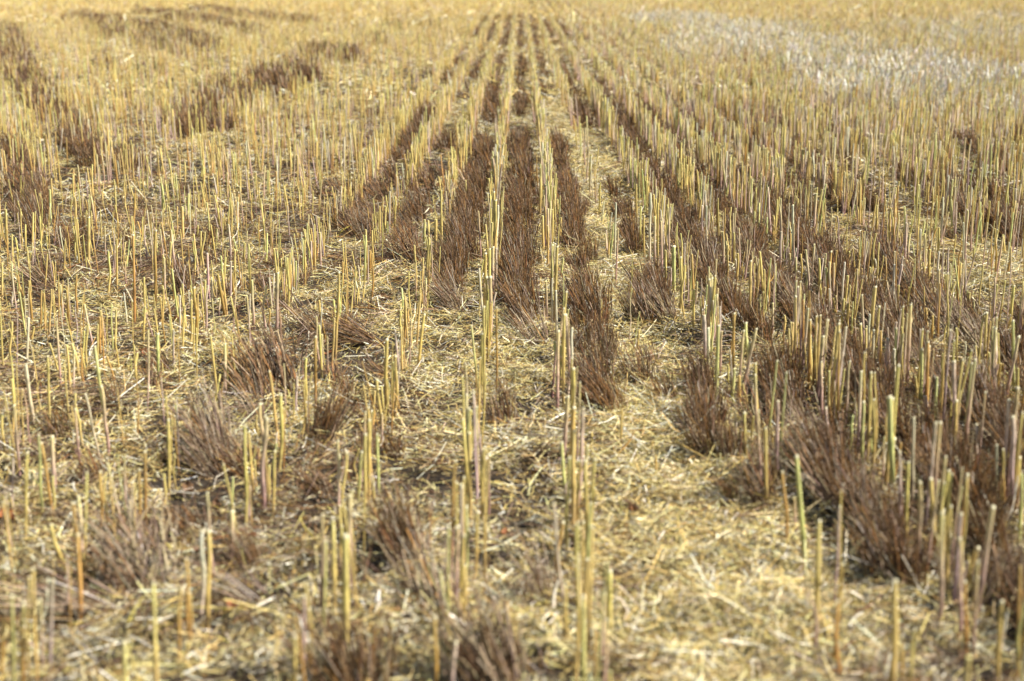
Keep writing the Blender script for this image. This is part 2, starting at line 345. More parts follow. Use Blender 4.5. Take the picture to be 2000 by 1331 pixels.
tab(0, 800, .399, [(125,685,130,225,15,'Y'),(212,540,188,120,14,'G'),(255,545,258,310,13,'Y'),(395,300,372,-20,14,'P'),(390,1078,378,570,22,'O'),(492,625,482,310,17,'O'),(540,590,520,300,13,'Y'),(615,495,612,200,13,'P'),(710,615,705,180,17,'O'),
 (825,445,822,40,15,'Y'),(805,470,795,300,11,'Y'),(1202,600,1187,70,16,'Y'),(1130,500,1138,300,14,'G'),(1130,755,1128,470,30,'P'),(1215,565,1215,350,15,'L'),(1288,500,1302,40,24,'P'),(1310,480,1318,250,12,'Y'),(1006,1095,1020,570,22,'Y'),(985,1005,988,580,22,'C'),
 (772,1420,752,830,20,'Y'),(876,1255,880,850,15,'O'),(915,1185,908,700,16,'O'),(935,1140,930,870,12,'O'),(70,1420,68,900,14,'G'),(12,1400,14,1010,13,'O'),(185,1400,165,760,12,'Y'),(240,1310,243,830,13,'L'),(205,1300,210,900,11,'P'),(1480,1370,1486,870,18,'L'),
 (1580,1125,1590,600,20,'G'),(1440,1420,1440,1070,22,'Y'),(1640,1010,1630,500,20,'Y'),(1715,860,1715,380,20,'P'),(1658,525,1655,230,14,'P'),(618,1420,615,1130,24,'G'),(120,1380,125,1050,14,'O'),(1600,1150,1602,900,16,'L'),(1380,1150,1375,950,12,'P'),(30,230,20,-10,13,'Y'),(930,210,932,-10,12,'O'),(1380,180,1380,-30,18,'Y'),(1260,130,1258,-10,12,'Y')])
tab(0, 330, .353, [(38,485,36,225,16,'Y'),(120,330,105,170,13,'Y'),(142,475,137,310,11,'Y'),(228,500,220,270,13,'Y'),(280,340,278,120,16,'G'),(422,430,415,165,15,'Y'),(490,545,487,280,19,'Y'),(650,705,648,400,14,'Y'),(745,905,738,370,15,'O'),(865,785,860,350,16,'O'),(915,765,912,480,13,'P'),
 (1242,745,1228,480,12,'G'),(1278,785,1282,530,14,'L'),(1040,310,1042,140,15,'G'),(900,260,890,80,15,'G'),(1012,410,1005,190,16,'Y'),(1595,845,1590,500,14,'Y'),(1636,695,1637,500,15,'G'),(1470,925,1470,650,15,'P'),(1528,935,1530,590,20,'P'),(1862,905,1872,590,15,'G'),(1842,1110,1850,800,14,'Y'),
 (800,925,800,600,14,'Y'),(558,1065,556,800,17,'O'),(250,935,247,700,12,'Y'),(265,975,287,680,12,'Y'),(392,1265,365,960,16,'Y'),(405,1255,400,1000,13,'P'),(145,1085,150,810,15,'C'),(58,1105,55,830,15,'Y'),(882,1205,870,910,20,'G'),(480,1165,480,880,15,'Y'),(645,1045,645,770,13,'Y'),
 (1082,1005,1075,680,18,'O'),(1055,1015,1055,740,15,'Y'),(1145,945,1150,640,14,'L'),(1010,1065,1020,775,14,'Y'),(755,1245,752,1020,15,'Y'),(1242,1255,1238,960,20,'P'),(1190,1245,1185,1050,15,'G'),(1300,1150,1297,960,10,'Y'),(1696,1285,1695,1000,16,'Y'),(1745,1340,1745,910,16,'O'),(1812,1110,1810,900,10,'P'),(1075,610,1080,440,12,'Y'),
 (345,860,330,640,14,'P'),(375,890,380,640,11,'O'),(430,820,420,590,13,'O'),(600,740,598,470,11,'Y'),(700,680,697,520,10,'P'),(985,690,990,480,13,'L'),(1380,640,1378,440,10,'G'),(1470,560,1475,370,12,'G'),(1700,520,1705,250,12,'P'),(1125,580,1128,350,14,'Y'),(960,1120,962,890,12,'L'),(820,1270,812,900,11,'P'),(1635,1340,1640,1100,14,'L'),(1900,700,1895,520,11,'O'),(1775,560,1770,340,16,'P'),(1740,580,1735,400,14,'O')])

def stalk_rings(n_seg):
    return np.linspace(0, 1, n_seg + 1)
class Stk: pass
stalks = []
def mk(x, y, h, lx, ly, r, kind, listed=False, curve=0.0, ca=0.0):
    s = Stk(); s.x = x; s.y = y; s.h = h; s.lx = lx; s.ly = ly; s.r = r; s.kind = kind; s.listed = listed; s.curve = curve; s.ca = ca
    stalks.append(s)
for (xb, yb, xt, yt, w, k) in T:
    X, Y, d = pix2ground(xb, yb)
    m = d / F
    h = (yb - yt) * m / math.cos(TH)
    # natural lean of a vertical in the picture
    px, py, _ = project(X, Y, h)
    lx = (xt - float(px)) * m
    h2 = min(h, .42)
    mk(X, Y, h2, lx, rng.normal(0, .012), max(.0034, w * m * .5 * .9), k, True, rng.normal(0, .006), rng.uniform(0, 6.28))
n_listed = len(stalks)
# the rest of the drill rows
LX = np.array([s.x for s in stalks]); LY = np.array([s.y for s in stalks])
def row_weight(n, Y):
    w = np.ones_like(Y)
    if n == 2: w = np.where(Y < 5.2, 0, np.where(Y < 15, .10, .75))
    elif n == 3: w = np.where(Y < 4.3, .25, .95)
    elif n in (0, 1): w = np.where(Y < 7.5, .38, 1.0)
    elif n == -1: w = np.where(Y < 9, .45, .9)
    elif n == -2: w = np.where(Y < 9, .62, .8)
    elif n < -2: w = w * np.where(Y < 8, .85, 1.0)
    elif n > 2: w = w * .95
    return w
bx, by = [], []
for n in range(-96, 97):
    x0 = rowx(n)
    ymin = max(2.3, (abs(x0) - 1.2) / .385)
    if ymin > 74: continue
    for (a, b, dens) in ((2.3, 16, 60), (16, 34, 36), (34, 75, 18)):
        a = max(a, ymin)
        if a >= b: continue
        m = rng.poisson(dens * (b - a))
        Y = rng.uniform(a, b, m)
        cl = vnoise(Y / .11, np.full(m, n * 3.7), 21)
        cl2 = vnoise(Y / .9, np.full(m, n * 5.1), 22)
        near = np.where(Y < 5.3, .8, 1.0)
        keep = rng.random(m) < np.clip((cl * 1.7 - .25) * (.45 + .9 * cl2), 0, 1) * row_weight(n, Y) * near
        Y = Y[keep]
        jit = .017 + (0.05 if n < -3 else 0) + (.03 if n > 7 else 0) + (.012 if n < 0 else 0)
        X = x0 + rng.normal(0, jit, len(Y)) + (vnoise(Y / 3, np.full(len(Y), n * 1.3), 23) - .5) * .03
        bx.append(X); by.append(Y)
BX = np.concatenate(bx); BY = np.concatenate(by)
nearm = BY < 9
ok = ~((BX < -1.2) & (BY > 9) & (rng.random(len(BX)) < .38))
idx = np.where(nearm)[0]
dd = np.sqrt((BX[idx, None] - LX) ** 2 + (BY[idx, None] - LY) ** 2).min(1)
ok[idx] = dd > .022
BX, BY = BX[ok], BY[ok]
nB = len(BX)
BH = np.clip(rng.normal(.272, .035, nB), .12, .36) * np.where(rng.random(nB) < .08, .6, 1) * (.92 + .16 * vnoise(BX / 2, BY / 2, 25))
BR = np.clip(rng.normal(.0047, .0011, nB), .0026, .0075) * np.where(BX < -.4, .84, 1)
leftK = CW * np.array([1.35, .8, .8, .9, 1.3, .8]); leftK /= leftK.sum()
BK = np.where(BX < -.3, rng.choice(6, nB, p=leftK), np.where(BX > .45, rng.choice(6, nB, p=[.34, .09, .27, .14, .09, .07]), rng.choice(6, nB, p=CW / CW.sum())))
BR = np.where((BY < 9) & (rng.random(nB) < .6), BR * .60, BR); BH = np.where((BY < 9) & (rng.random(nB) < .2), BH * .5, BH)
BH = np.where((BX < -.3) & (BY < 9.5), BH * .80, BH)
BLX = rng.normal(0, .016, nB); BLY = rng.normal(0, .014, nB)
# the stalks read off the photo join the drilled ones; size in the photo decides which 300 are individuals
A_ = lambda f: np.array([f(q_) for q_ in stalks])
BX = np.concatenate([A_(lambda q_: q_.x), BX]); BY = np.concatenate([A_(lambda q_: q_.y), BY]); BH = np.concatenate([A_(lambda q_: q_.h), BH])
BR = np.concatenate([A_(lambda q_: q_.r), BR]); BK = np.concatenate([A_(lambda q_: KEYS.index(q_.kind)), BK])
BLX = np.concatenate([A_(lambda q_: q_.lx), BLX]); BLY = np.concatenate([A_(lambda q_: q_.ly), BLY])
nB = len(BX); stalks = []
px, py, pd = project(BX, BY, BH * .6)
_, pyt, _ = project(BX, BY, BH)
vis = (px > 4) & (px < 1996) & (py > 0) & (py < 1325)
_, pyb, _ = project(BX, BY, BH * 0)
seen_h = np.clip(np.minimum(pyb, 1331) - np.maximum(pyt, 0), 0, None)
size = np.where(vis, seen_h * BR / pd, 0)
top = np.argsort(-size)[:300]
ind = np.zeros(nB, bool); ind[top] = True
for t in top:
    mk(BX[t], BY[t], BH[t], BLX[t], BLY[t], BR[t], KEYS[BK[t]], False, rng.normal(0, .006), rng.uniform(0, 6.28))
print("listed stalks", n_listed, "individual", len(stalks), "background", nB - ind.sum())

def stalk_strand(xyz, h, lx, ly, r, kinds, sides, seg, curve=None, ca=None, nodes=False):
    """vectorised: centre lines, radii and colours for many stalks"""
    n = len(h); t = np.linspace(0, 1, seg + 1)[None]
    P = np.zeros((n, seg + 1, 3))
    P[..., 0] = xyz[:, 0:1] + lx[:, None] * t; P[..., 1] = xyz[:, 1:2] + ly[:, None] * t; P[..., 2] = xyz[:, 2:3] + h[:, None] * t
    if curve is not None:
        b = curve[:, None] * np.sin(t * math.pi) + curve[:, None] * .5 * np.sin(t * 9 + ca[:, None])
        P[..., 0] += b * np.cos(ca)[:, None]; P[..., 1] += b * np.sin(ca)[:, None]
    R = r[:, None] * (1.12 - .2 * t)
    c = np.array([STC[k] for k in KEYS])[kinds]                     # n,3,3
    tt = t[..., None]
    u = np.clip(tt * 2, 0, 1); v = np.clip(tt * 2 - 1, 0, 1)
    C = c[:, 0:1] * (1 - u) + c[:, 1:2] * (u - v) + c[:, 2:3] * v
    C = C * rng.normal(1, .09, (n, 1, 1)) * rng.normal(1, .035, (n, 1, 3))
    return P, R, np.clip(C, .01, .9)

# background stalks: one object, past the 300 that show largest
acc = Acc()
rest = ~ind
dB = BY
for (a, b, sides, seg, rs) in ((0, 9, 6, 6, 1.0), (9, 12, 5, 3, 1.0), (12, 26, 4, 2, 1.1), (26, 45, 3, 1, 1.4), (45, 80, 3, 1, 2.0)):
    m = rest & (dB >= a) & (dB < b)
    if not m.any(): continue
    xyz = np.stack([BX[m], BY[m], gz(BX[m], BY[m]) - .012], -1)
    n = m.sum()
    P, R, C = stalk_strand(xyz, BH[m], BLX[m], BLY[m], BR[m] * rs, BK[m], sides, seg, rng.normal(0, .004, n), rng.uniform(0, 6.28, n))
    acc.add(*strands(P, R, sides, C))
    if a < 20:        # the pale cut tops
        tp = P[:, -1]; k = sides
        P2 = np.stack([tp, tp + np.array([0, 0, .0015])], 1)
        R2 = np.stack([R[:, -1], R[:, -1] * .05], 1)
        C2 = np.repeat(np.clip(C[:, -1:] * 1.05 + .08, 0, .88), 2, 1)
        acc.add(*strands(P2, R2, sides, C2))
o = add_obj("standing_stubble", acc.mesh("standing_stubble", M_stalk)); o["kind"] = "stuff"
o["label"] = "dense yellow cut stubble standing across the field behind the nearest stalks"; o["category"] = "stubble"

ORD = ["", "first", "second", "third", "fourth", "fifth", "sixth", "seventh", "eighth", "ninth", "tenth", "eleventh", "twelfth", "thirteenth", "fourteenth", "fifteenth", "sixteenth", "seventeenth", "eighteenth", "nineteenth", "twentieth"]
TENS = {2: "twenty", 3: "thirty", 4: "forty", 5: "fifty", 6: "sixty", 7: "seventy", 8: "eighty", 9: "ninety"}
def ordinal(n):
    if n <= 20: return ORD[n]
    if n % 10 == 0: return TENS[n // 10][:-1] + "ieth"
    return TENS[n // 10] + "-" + ORD[n % 10]
def stretch(X, Y):
    """which stretch of its row or gap, by where its base shows in the picture"""
    yb = float(project(X, Y, 0)[1])
    return "lowest" if yb > 1050 else ("lower" if yb > 780 else ("middle" if yb > 560 else "upper"))
def lane(X):
    """nearest drill row, in words one can find in the photo"""
    n = int(round((X / KX + .092) / .197))
    if n <= 0:
        return n, ("row just left of middle" if n == 0 else ordinal(1 - n) + " row left of middle")
    return n, ("row just right of middle" if n == 1 else ordinal(n) + " row right of middle")
rows = {}
for s in stalks:
    s.n, s.rowname = lane(s.x); s.st = stretch(s.x, s.y); rows.setdefault((s.n, s.st), []).append(s)
for n, L in rows.items():
    L.sort(key=lambda s: s.y)
    for i_, s in enumerate(L): s.rank = i_ + 1
stalks.sort(key=lambda s: s.y)
for s in stalks:
    d = s.y
    z0 = float(gz(s.x, s.y))
    e = bpy.data.objects.new("cut_stalk", None); COL.objects.link(e); e.empty_display_size = .05
    e.location = (s.x, s.y, z0)
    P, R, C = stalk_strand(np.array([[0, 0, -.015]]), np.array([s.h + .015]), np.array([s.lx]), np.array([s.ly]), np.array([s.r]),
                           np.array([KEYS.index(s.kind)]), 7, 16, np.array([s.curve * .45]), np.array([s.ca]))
    # nodes: swollen, darker rings
    for nd in rng.choice(np.arange(4, 15), rng.integers(1, 3), replace=False):
        R[0, nd] *= 1.22; C[0, nd] *= .62
    R[0] *= rng.normal(1, .035, 17)
    C[0] *= (1 + .12 * (vnoise(np.arange(17) / 2.3, np.full(17, s.x * 40), 31) - .5))[:, None]
    a = Acc(); a.add(*strands(P, R, 7, C))
    # broken side shoot or sheath on some
    ta = Acc()
    top_p = P[0, -1]; rt = R[0, -1]
    ang = np.arange(9) * 2 * math.pi / 9
    tilt = rng.normal(0, .6)
    V = np.array([[top_p[0], top_p[1], top_p[2] + .0006]] + [[top_p[0] + math.cos(u) * rt * 1.03, top_p[1] + math.sin(u) * rt * 1.03, top_p[2] + .0008 + math.cos(u + tilt) * rt * .55] for u in ang]
                 + [[top_p[0] + math.cos(u) * rt * 1.03, top_p[1] + math.sin(u) * rt * 1.03, top_p[2] - .004] for u in ang])
    Ft = [[0, 1 + q_, 1 + (q_ + 1) % 9] for q_ in range(9)] + [[1 + q_, 10 + q_, 10 + (q_ + 1) % 9] for q_ in range(9)] + [[1 + q_, 10 + (q_ + 1) % 9, 1 + (q_ + 1) % 9] for q_ in range(9)]
    ct = np.array([.80, .74, .50]) * rng.uniform(.85, 1.05)
    o = add_obj("stem", a.mesh("stem", M_stalk, True), e)
    add_obj("cut_end", mesh_from("cut_end", V, np.array(Ft), np.tile(ct, (len(V), 1)), M_pith), e)
    if rng.random() < .22:
        tn = rng.uniform(.35, .8); qd = int(tn * 16); b0 = P[0, qd]; sa = rng.uniform(0, 6.28); ln = rng.uniform(.03, .08)
        tt = np.linspace(0, 1, 5)[:, None]
        dirv = np.array([math.cos(sa) * .45, math.sin(sa) * .45, .9])
        Ps = b0 + dirv * ln * tt + np.array([math.cos(sa), math.sin(sa), 0]) * (.01 * np.sin(tt * 3))
        a2 = Acc(); a2.add(*strands(Ps[None], (s.r * .45 * (1 - .3 * tt[:, 0]))[None], 5, np.repeat(C[0, qd][None, None], 5, 1)))
        add_obj("side_shoot", a2.mesh("side_shoot", M_stalk, True), e)
    wide = "thick " if s.r > .0058 else ("thin " if s.r < .0034 else "")
    tall = "tall " if s.h > .31 else ("short " if s.h < .2 else "")
    ln = s.lx / max(s.h, .05)
    lean = " leaning left" if ln < -.09 else (" leaning right" if ln > .09 else "")
    e["label"] = f"{wide or tall}{CNAME[s.kind]} stalk{lean}, {ordinal(s.rank)} up {s.st} stretch of {s.rowname}"
    if len(e["label"].split()) > 16: e["label"] = e["label"].replace("thick ", "").replace("purple-based yellow", "purple-based")
    if len(e["label"].replace("-", "- ").split()) > 18 or len(e["label"].split()) > 16: print("LONG", e["label"])
    e["category"] = "stalk"; e["group"] = "cut stalks standing in rows"

# ------------------------------------------------------------------ brown straw tufts
def tuft_blades(n, rad, h, flat, lean_a, palette, weights, spread=.13, thick=.00125, seg=3):
    """n blades around the origin. flat 0 = upright, 1 = pressed down towards lean_a"""
    a = rng.uniform(0, 2 * math.pi, n); rr = rad * np.sqrt(rng.random(n))
    bx_ = np.cos(a) * rr * .85; by_ = np.sin(a) * rr * 1.25
    L = h * np.clip(rng.normal(.82, .24, n), .2, 1.3) * (1 - .35 * (rr / rad) ** 2)
    tilt = np.clip(rng.normal(flat * 1.15, spread, n), -.6, 1.38)
    az = lean_a + rng.normal(0, .22 + .4 * (1 - flat), n)
    out = .22 * rr / rad
    dx = np.sin(tilt) * np.cos(az) + np.cos(a) * out * .5; dy = np.sin(tilt) * np.sin(az) + np.sin(a) * out * .5
    dz = np.cos(tilt)
    D = unit(np.stack([dx, dy, dz], -1))
    t = np.linspace(0, 1, seg + 1)
    cv = rng.normal(0, 1, (n, 2)) * np.where(rng.random((n, 1)) < .2, .22, .05) + np.stack([np.cos(az), np.sin(az)], -1) * .10
    P = np.zeros((n, seg + 1, 3))
    P[..., :] = D[:, None] * (L[:, None] * t[None])[..., None]
    P[..., 0] += bx_[:, None] + cv[:, 0:1] * L[:, None] * t ** 2; P[..., 1] += by_[:, None] + cv[:, 1:2] * L[:, None] * t ** 2
    P[..., 2] = np.maximum(P[..., 2] - .008, -.008 + .012 * rng.random((n, 1)) * flat)
    R = np.abs(rng.normal(thick, thick * .25, n))[:, None] * (1.1 - .35 * t)[None]
    c = pal(palette, weights, n, .16)
    C = np.repeat(c[:, None], seg + 1, 1)
    return P, R, C
BW = [.31, .26, .19, .07, .04, .13]
GW = [.20, .18, .06, .32, .18, .06]
# clumps: (x, y, scale, flat, lean angle, grey?)
clumps = []
def strip(m, y0, y1, dens=1.0, flat=.12, kw=.055, lean=None):
    dens = dens * (1.6 if m > 2 else (.9 if m > 1 else .9))
    """clumps along the gap m (0 = between the two middle rows) from picture row y0 down to y1"""
    k = .0065 + .197 * m
    _, Ya, _ = pix2ground(VPX + k * (y0 - HOR), y0 + .05 * (y0 - HOR)); _, Yb, _ = pix2ground(VPX + k * (y1 - HOR), y1 + .03 * (y1 - HOR))
    Yb, Ya = min(Ya, Yb), max(Ya, Yb)
    Y = Yb
    while Y < Ya:
        st = .062 if Y < 15 else .15
        if rng.random() < dens * .85 * (1 if vnoise(Y / .4, m * 3.3, 41) > .36 else .25):
            clumps.append((k * KX + rng.normal(0, kw * .6), Y, rng.uniform(.62, 1.12) * (1 if Y < 15 else .9), max(0, rng.normal(flat, .12)),
                           math.radians(rng.normal(165, 35)) if lean is None else lean + rng.normal(0, .3), 0))
        Y += st * rng.uniform(.6, 1.4) / max(1, dens)
def patch(xc, yc, rx, ry, per_m2, flat=.15, lean=None, grey=0, sc=1.0):
    X0, Y0, _ = pix2ground(xc, yc - ry); X1, Y1, _ = pix2ground(xc, yc + ry)
    d = (Y0 + Y1) / 2
    wid = 2 * rx * d / F
    per_m2 = per_m2 * (1.9 if yc < 420 else (2.6 if yc < 700 else 4.6))
    n = max(1, int(round(per_m2 * wid * abs(Y0 - Y1) * .785)))
    for _ in range(n):
        a = rng.uniform(0, 6.28); r = math.sqrt(rng.random())
        yy = Y1 + (Y0 - Y1) * (.5 + .5 * math.sin(a) * r)
        _, pyy, _ = project(0, yy, 0)
        xx, _, _ = pix2ground(xc + rx * math.cos(a) * r, float(pyy))
        clumps.append((xx, yy, sc * rng.uniform(.8, 1.15), min(1, max(0, rng.normal(flat, .1))), math.radians(rng.normal(160, 35)) if lean is None else lean + rng.normal(0, .25), grey))
UL, L_, R_, UR = math.radians(140), math.pi, 0.0, math.radians(40)
# centre gaps
strip(0, 32, 92, .8); strip(0, 110, 165, 1); strip(0, 175, 225, 1); strip(0, 262, 640, 1.5, .12, .06)
strip(-1, 32, 92, .8); strip(-1, 108, 240, 1.1); strip(-1, 268, 560, 1.5, .15, .06); strip(-1, 560, 600, .8, .5, lean=UL)
strip(-2, 32, 80, .8); strip(-2, 110, 190, 1.2); strip(-2, 265, 300, .9); strip(-2, 325, 480, .45, .35)
strip(-3, 35, 75, .7); strip(-3, 115, 165, 1.3); strip(-3, 225, 310, 1.3, .2); strip(-3, 330, 420, .8, .4)
strip(1, 32, 90, .8); strip(1, 100, 150, 1); strip(1, 165, 195, .7); strip(1, 275, 460, 1.5, .1, .05); strip(1, 455, 690, 1.7, .12, .055); strip(1, 690, 780, .9, .3, .07); strip(1.6, 600, 780, .35, .3, .08); strip(2.4, 780, 960, .5, .35, .08)
strip(2, 40, 90, .8); strip(2, 120, 250, 1.2); strip(2, 350, 420, 1.2, .1, .04); strip(2, 440, 500, .8, .1, .02); strip(2, 520, 620, .6, .12, .045); strip(2, 665, 750, .7); strip(2, 770, 880, 1.2, .08)
strip(3, 40, 90, .8); strip(3, 150, 310, 1.2); strip(3, 320, 460, 1.3); strip(3, 470, 620, 1.3, .2, .06); strip(3, 625, 700, 1.1); strip(3, 705, 800, 1.0); strip(3, 830, 1120, 1.15, .15, .055)
strip(4, 50, 90, .7); strip(4, 180, 310, 1.0); strip(4, 330, 440, .5); strip(4, 440, 660, 1.3, .25, .06); strip(4, 660, 830, 1.1); strip(4, 830, 1090, 1.5, .15, .06); strip(4, 1100, 1260, 1.1)
strip(5, 200, 330, .7); strip(5, 340, 420, .3); strip(5, 400, 600, 1.2, .2); strip(5, 600, 720, 1.0, .2); strip(5, 720, 980, 1.3)
strip(6, 210, 300, .4); strip(6, 330, 420, .3); strip(6, 480, 700, .8, .25); strip(6, 700, 850, 1.0)
strip(7, 180, 410, 1.05, .25); strip(7, 470, 640, .35, .4); strip(7, 640, 700, .8)
strip(8, 220, 330, .3); strip(8, 390, 470, .4, .5); strip(8, 560, 680, .7, .15)
strip(9, 180, 300, .3); strip(9, 330, 470, .8, .25); strip(10, 330, 450, .7); strip(12, 260, 400, .4); strip(14, 250, 380, .35)
# left side and foreground
def band(pts, half, per_m2, **kw):
    """a swath of clumps along a polyline given on the picture of the ground"""
    for (xa, ya), (xb, yb) in zip(pts[:-1], pts[1:]):
        ns = max(1, int(abs(xb - xa) / 45 + abs(yb - ya) / 30))
        for q_ in range(ns):
            f_ = (q_ + .5) / ns
            patch(xa + (xb - xa) * f_, ya + (yb - ya) * f_, 34, half * (.6 + .8 * rng.random()), per_m2 * rng.choice([.5, .9, 1.3]), **kw)
band([(10, 70), (30, 140), (90, 220), (170, 310)], 28, 15, flat=.12, grey=0, sc=1.2)
band([(20, 300), (50, 400), (80, 470)], 34, 16, flat=.2, grey=0, sc=1.1)
band([(170, 300), (280, 345)], 16, 14, flat=.2)
band([(130, 40), (230, 52), (330, 70), (420, 104)], 9, 20, flat=.1, sc=1.3)
band([(180, 62), (280, 85), (380, 112)], 8, 14, flat=.1, sc=1.3)
band([(270, 30), (400, 46), (520, 75)], 5, 14, flat=.1, sc=1.35)
band([(380, 22), (520, 40), (620, 52)], 4, 12, flat=.1, sc=1.35)
band([(330, 275), (400, 232), (480, 200), (610, 160)], 17, 24, flat=.12, sc=1.2)
band([(380, 215), (500, 165), (600, 140)], 8, 18, flat=.12, sc=1.2)
band([(600, 112), (700, 122)], 13, 20, flat=.1, sc=1.2)
band([(700, 80), (745, 92)], 6, 14, flat=.1, sc=1.2); band([(760, 60), (870, 50)], 3, 8, flat=.1, sc=1.1)
band([(200, 130), (330, 150)], 6, 8, flat=.1, sc=1.1)
patch(430, 260, 40, 18, 16, .2); patch(735, 240, 14, 10, 18); patch(560, 260, 20, 10, 15)
patch(375, 580, 16, 8, 60, .15); patch(110, 560, 25, 14, 20, .5, UL); patch(150, 480, 30, 20, 14, .3)
patch(725, 450, 45, 24, 18, .45, UL); patch(800, 510, 26, 22, 26, .55, UL); patch(700, 390, 30, 18, 20, .4, UL); patch(750, 470, 20, 12, 16, .6, L_)
patch(715, 685, 34, 10, 30, .72, L_); patch(640, 650, 20, 8, 20, .8, UL)
patch(530, 770, 24, 26, 48, .42, UL, sc=1.2); patch(500, 830, 20, 12, 22, .6, UL); patch(425, 915, 26, 26, 40, .42, UL, sc=1.15); patch(615, 870, 26, 16, 44, .25, UR); patch(300, 1085, 30, 16, 20, .5, UL)
patch(300, 1180, 42, 22, 46, .78, UL, grey=1, sc=1.3); patch(250, 1200, 26, 10, 18, .8, L_, grey=1, sc=1.2); patch(530, 1180, 44, 16, 18, .85, L_, grey=1, sc=1.1)
patch(790, 1085, 24, 18, 80, .12, UL, sc=1.25); patch(840, 1200, 34, 22, 40, .6, UL, sc=1.25); patch(700, 1350, 44, 28, 70, .12, sc=1.1); patch(1060, 1185, 24, 24, 26, .42, UL, sc=1.15); patch(970, 1335, 46, 26, 70, .2, UL, sc=1.2)
patch(1250, 580, 15, 12, 30, .4); patch(1440, 960, 30, 8, 16, .5, UR); patch(1070, 690, 22, 10, 30, .5, UL); patch(970, 830, 12, 8, 25, .2)
patch(1970, 1180, 50, 60, 16, .3, UR); patch(1900, 1000, 60, 60, 16, .15)
# pale washed-out grass drifts far right (one mass)
pale = []
def drift(xc, yc, rx, ry, per):
    global clumps
    save = clumps; clumps = []
    patch(xc, yc, rx, ry, per * 0.95, .6, sc=1.1)
    pale.extend(clumps); clumps = save
drift(1320, 48, 90, 12, 9); drift(1450, 75, 130, 20, 10); drift(1560, 105, 150, 22, 9); drift(1380, 100, 90, 25, 6); drift(1700, 140, 170, 26, 10); drift(1860, 165, 150, 22, 10); drift(1900, 80, 120, 20, 5)
drift(1640, 190, 110, 18, 9); drift(1930, 220, 90, 24, 9); drift(1700, 190, 60, 20, 14); drift(1790, 200, 90, 18, 12); drift(1850, 160, 40, 10, 10); drift(1960, 40, 60, 6, 4); drift(1800, 60, 120, 8, 3); 

for _ in range(150):     # thin stray remnants of the old straw across the left half and between the right rows
    yy = rng.uniform(3.2, 10); xx = rng.uniform(-.36 * yy, -.35) if rng.random() < .62 else rng.uniform(.9, .36 * yy + .6)
    clumps.append((xx, yy, rng.uniform(.4, .72), min(1, max(0, rng.normal(.5, .25))), math.radians(rng.normal(150, 40)), 0))
cl = np.array([(c[0], c[1], c[2], c[3], c[4], c[5]) for c in clumps])
px, py, pd = project(cl[:, 0], cl[:, 1], np.full(len(cl), .09))
vis = (px > 8) & (px < 1992) & (py > 0) & (py < 1322)
sz = np.where(vis, cl[:, 2] / pd, 0)
order = np.argsort(-sz)
ind_t = set(order[:300].tolist())
print("tufts", len(cl), "pale", len(pale))
# a dozen source tufts, copied (shared mesh data)
NV = 16
src = []
for v in range(NV):
    flat = [0.05, .12, .2, .3, .45, .6, .75, .9][v % 8]
    h = .205 if flat < .5 else .23
    a = Acc(); a.add(*strands(*[x for x in (lambda q: (q[0], q[1], 3, q[2]))(tuft_blades(88, .040, h, flat, 0.0, BLADE, BW if v < 11 else GW))]))
    b = Acc(); b.add(*strands(*[x for x in (lambda q: (q[0], q[1], 3, q[2]))(tuft_blades(7, .042, h * 1.05, min(1, flat + .2), 0.0, [(.62, .52, .36), (.72, .66, .55), (.5, .30, .12)], [.4, .35, .25], .45, .0012))]))
    src.append((flat, a.mesh("brown_straws", M_tuft), b.mesh("pale_straws", M_tuft)))
flats = np.array([s_[0] for s_ in src])
gl = {}
for i_ in sorted(ind_t, key=lambda q_: cl[q_, 1]):
    x, y, sc, flat, la, gr = cl[i_]
    m = int(round((x / KX - .0065) / .197)); gl.setdefault((m, stretch(x, y)), []).append(i_)
def gapname(m):
    if m == 0: return "the middle gap"
    return ordinal(abs(m)) + f" gap {'right' if m > 0 else 'left'} of middle"
for (m, st_), L in gl.items():
    for rk, i_ in enumerate(L):
        x, y, sc, flat, la, gr = cl[i_]
        cand = np.argsort(np.abs(flats - flat) + rng.uniform(0, .16, NV) + (.0 if gr == 0 else np.where(np.arange(NV) >= 11, 0, .12)))[0]
        e = bpy.data.objects.new("straw_tuft", None); COL.objects.link(e); e.empty_display_size = .05
        s1 = sc * rng.uniform(.9, 1.1)
        e.location = (x, y, float(gz(x, y))); e.rotation_euler = (0, 0, la + rng.normal(0, .1)); e.scale = (s1 * rng.uniform(.85, 1.15), s1 * rng.uniform(.85, 1.15), sc * rng.uniform(.85, 1.12))
        add_obj("brown_straws", src[cand][1], e)
        add_obj("pale_straws", src[cand][2], e)
        how = "flattened" if flat > .62 else ("leaning" if flat > .3 else "upright")
        side_ = "" if flat <= .3 else ("left-" if math.cos(la) < 0 else "right-")
        tone = "grey-brown" if gr else "dark brown"
        e["label"] = f"{side_}{how} {tone} straw tuft, {ordinal(rk + 1)} up {st_} stretch of {gapname(m)}"
        e["category"] = "straw tuft"; e["group"] = "brown straw tufts between the rows"
acc = Acc()
for i_ in range(len(cl)):
    if i_ in ind_t: continue
    x, y, sc, flat, la, gr = cl[i_]
    nb, th = (80, .0014) if y < 9 else ((48, .0022) if y < 16 else (28, .0040))
    P, R, C = tuft_blades(nb, .040 * (1 if y < 12 else 1.3), .19 * sc, flat, la, BLADE, GW if gr else BW, thick=th, seg=2)
    P = P + np.array([x, y, float(gz(x, y))])
    acc.add(*strands(P, R, 2 if y > 12 else 3, C))
o = add_obj("distant_straw_tufts", acc.mesh("distant_straw_tufts", M_tuft)); o["kind"] = "stuff"
o["label"] = "dark brown patches of old straw tufts farther back in the field"; o["category"] = "straw tufts"
acc = Acc()
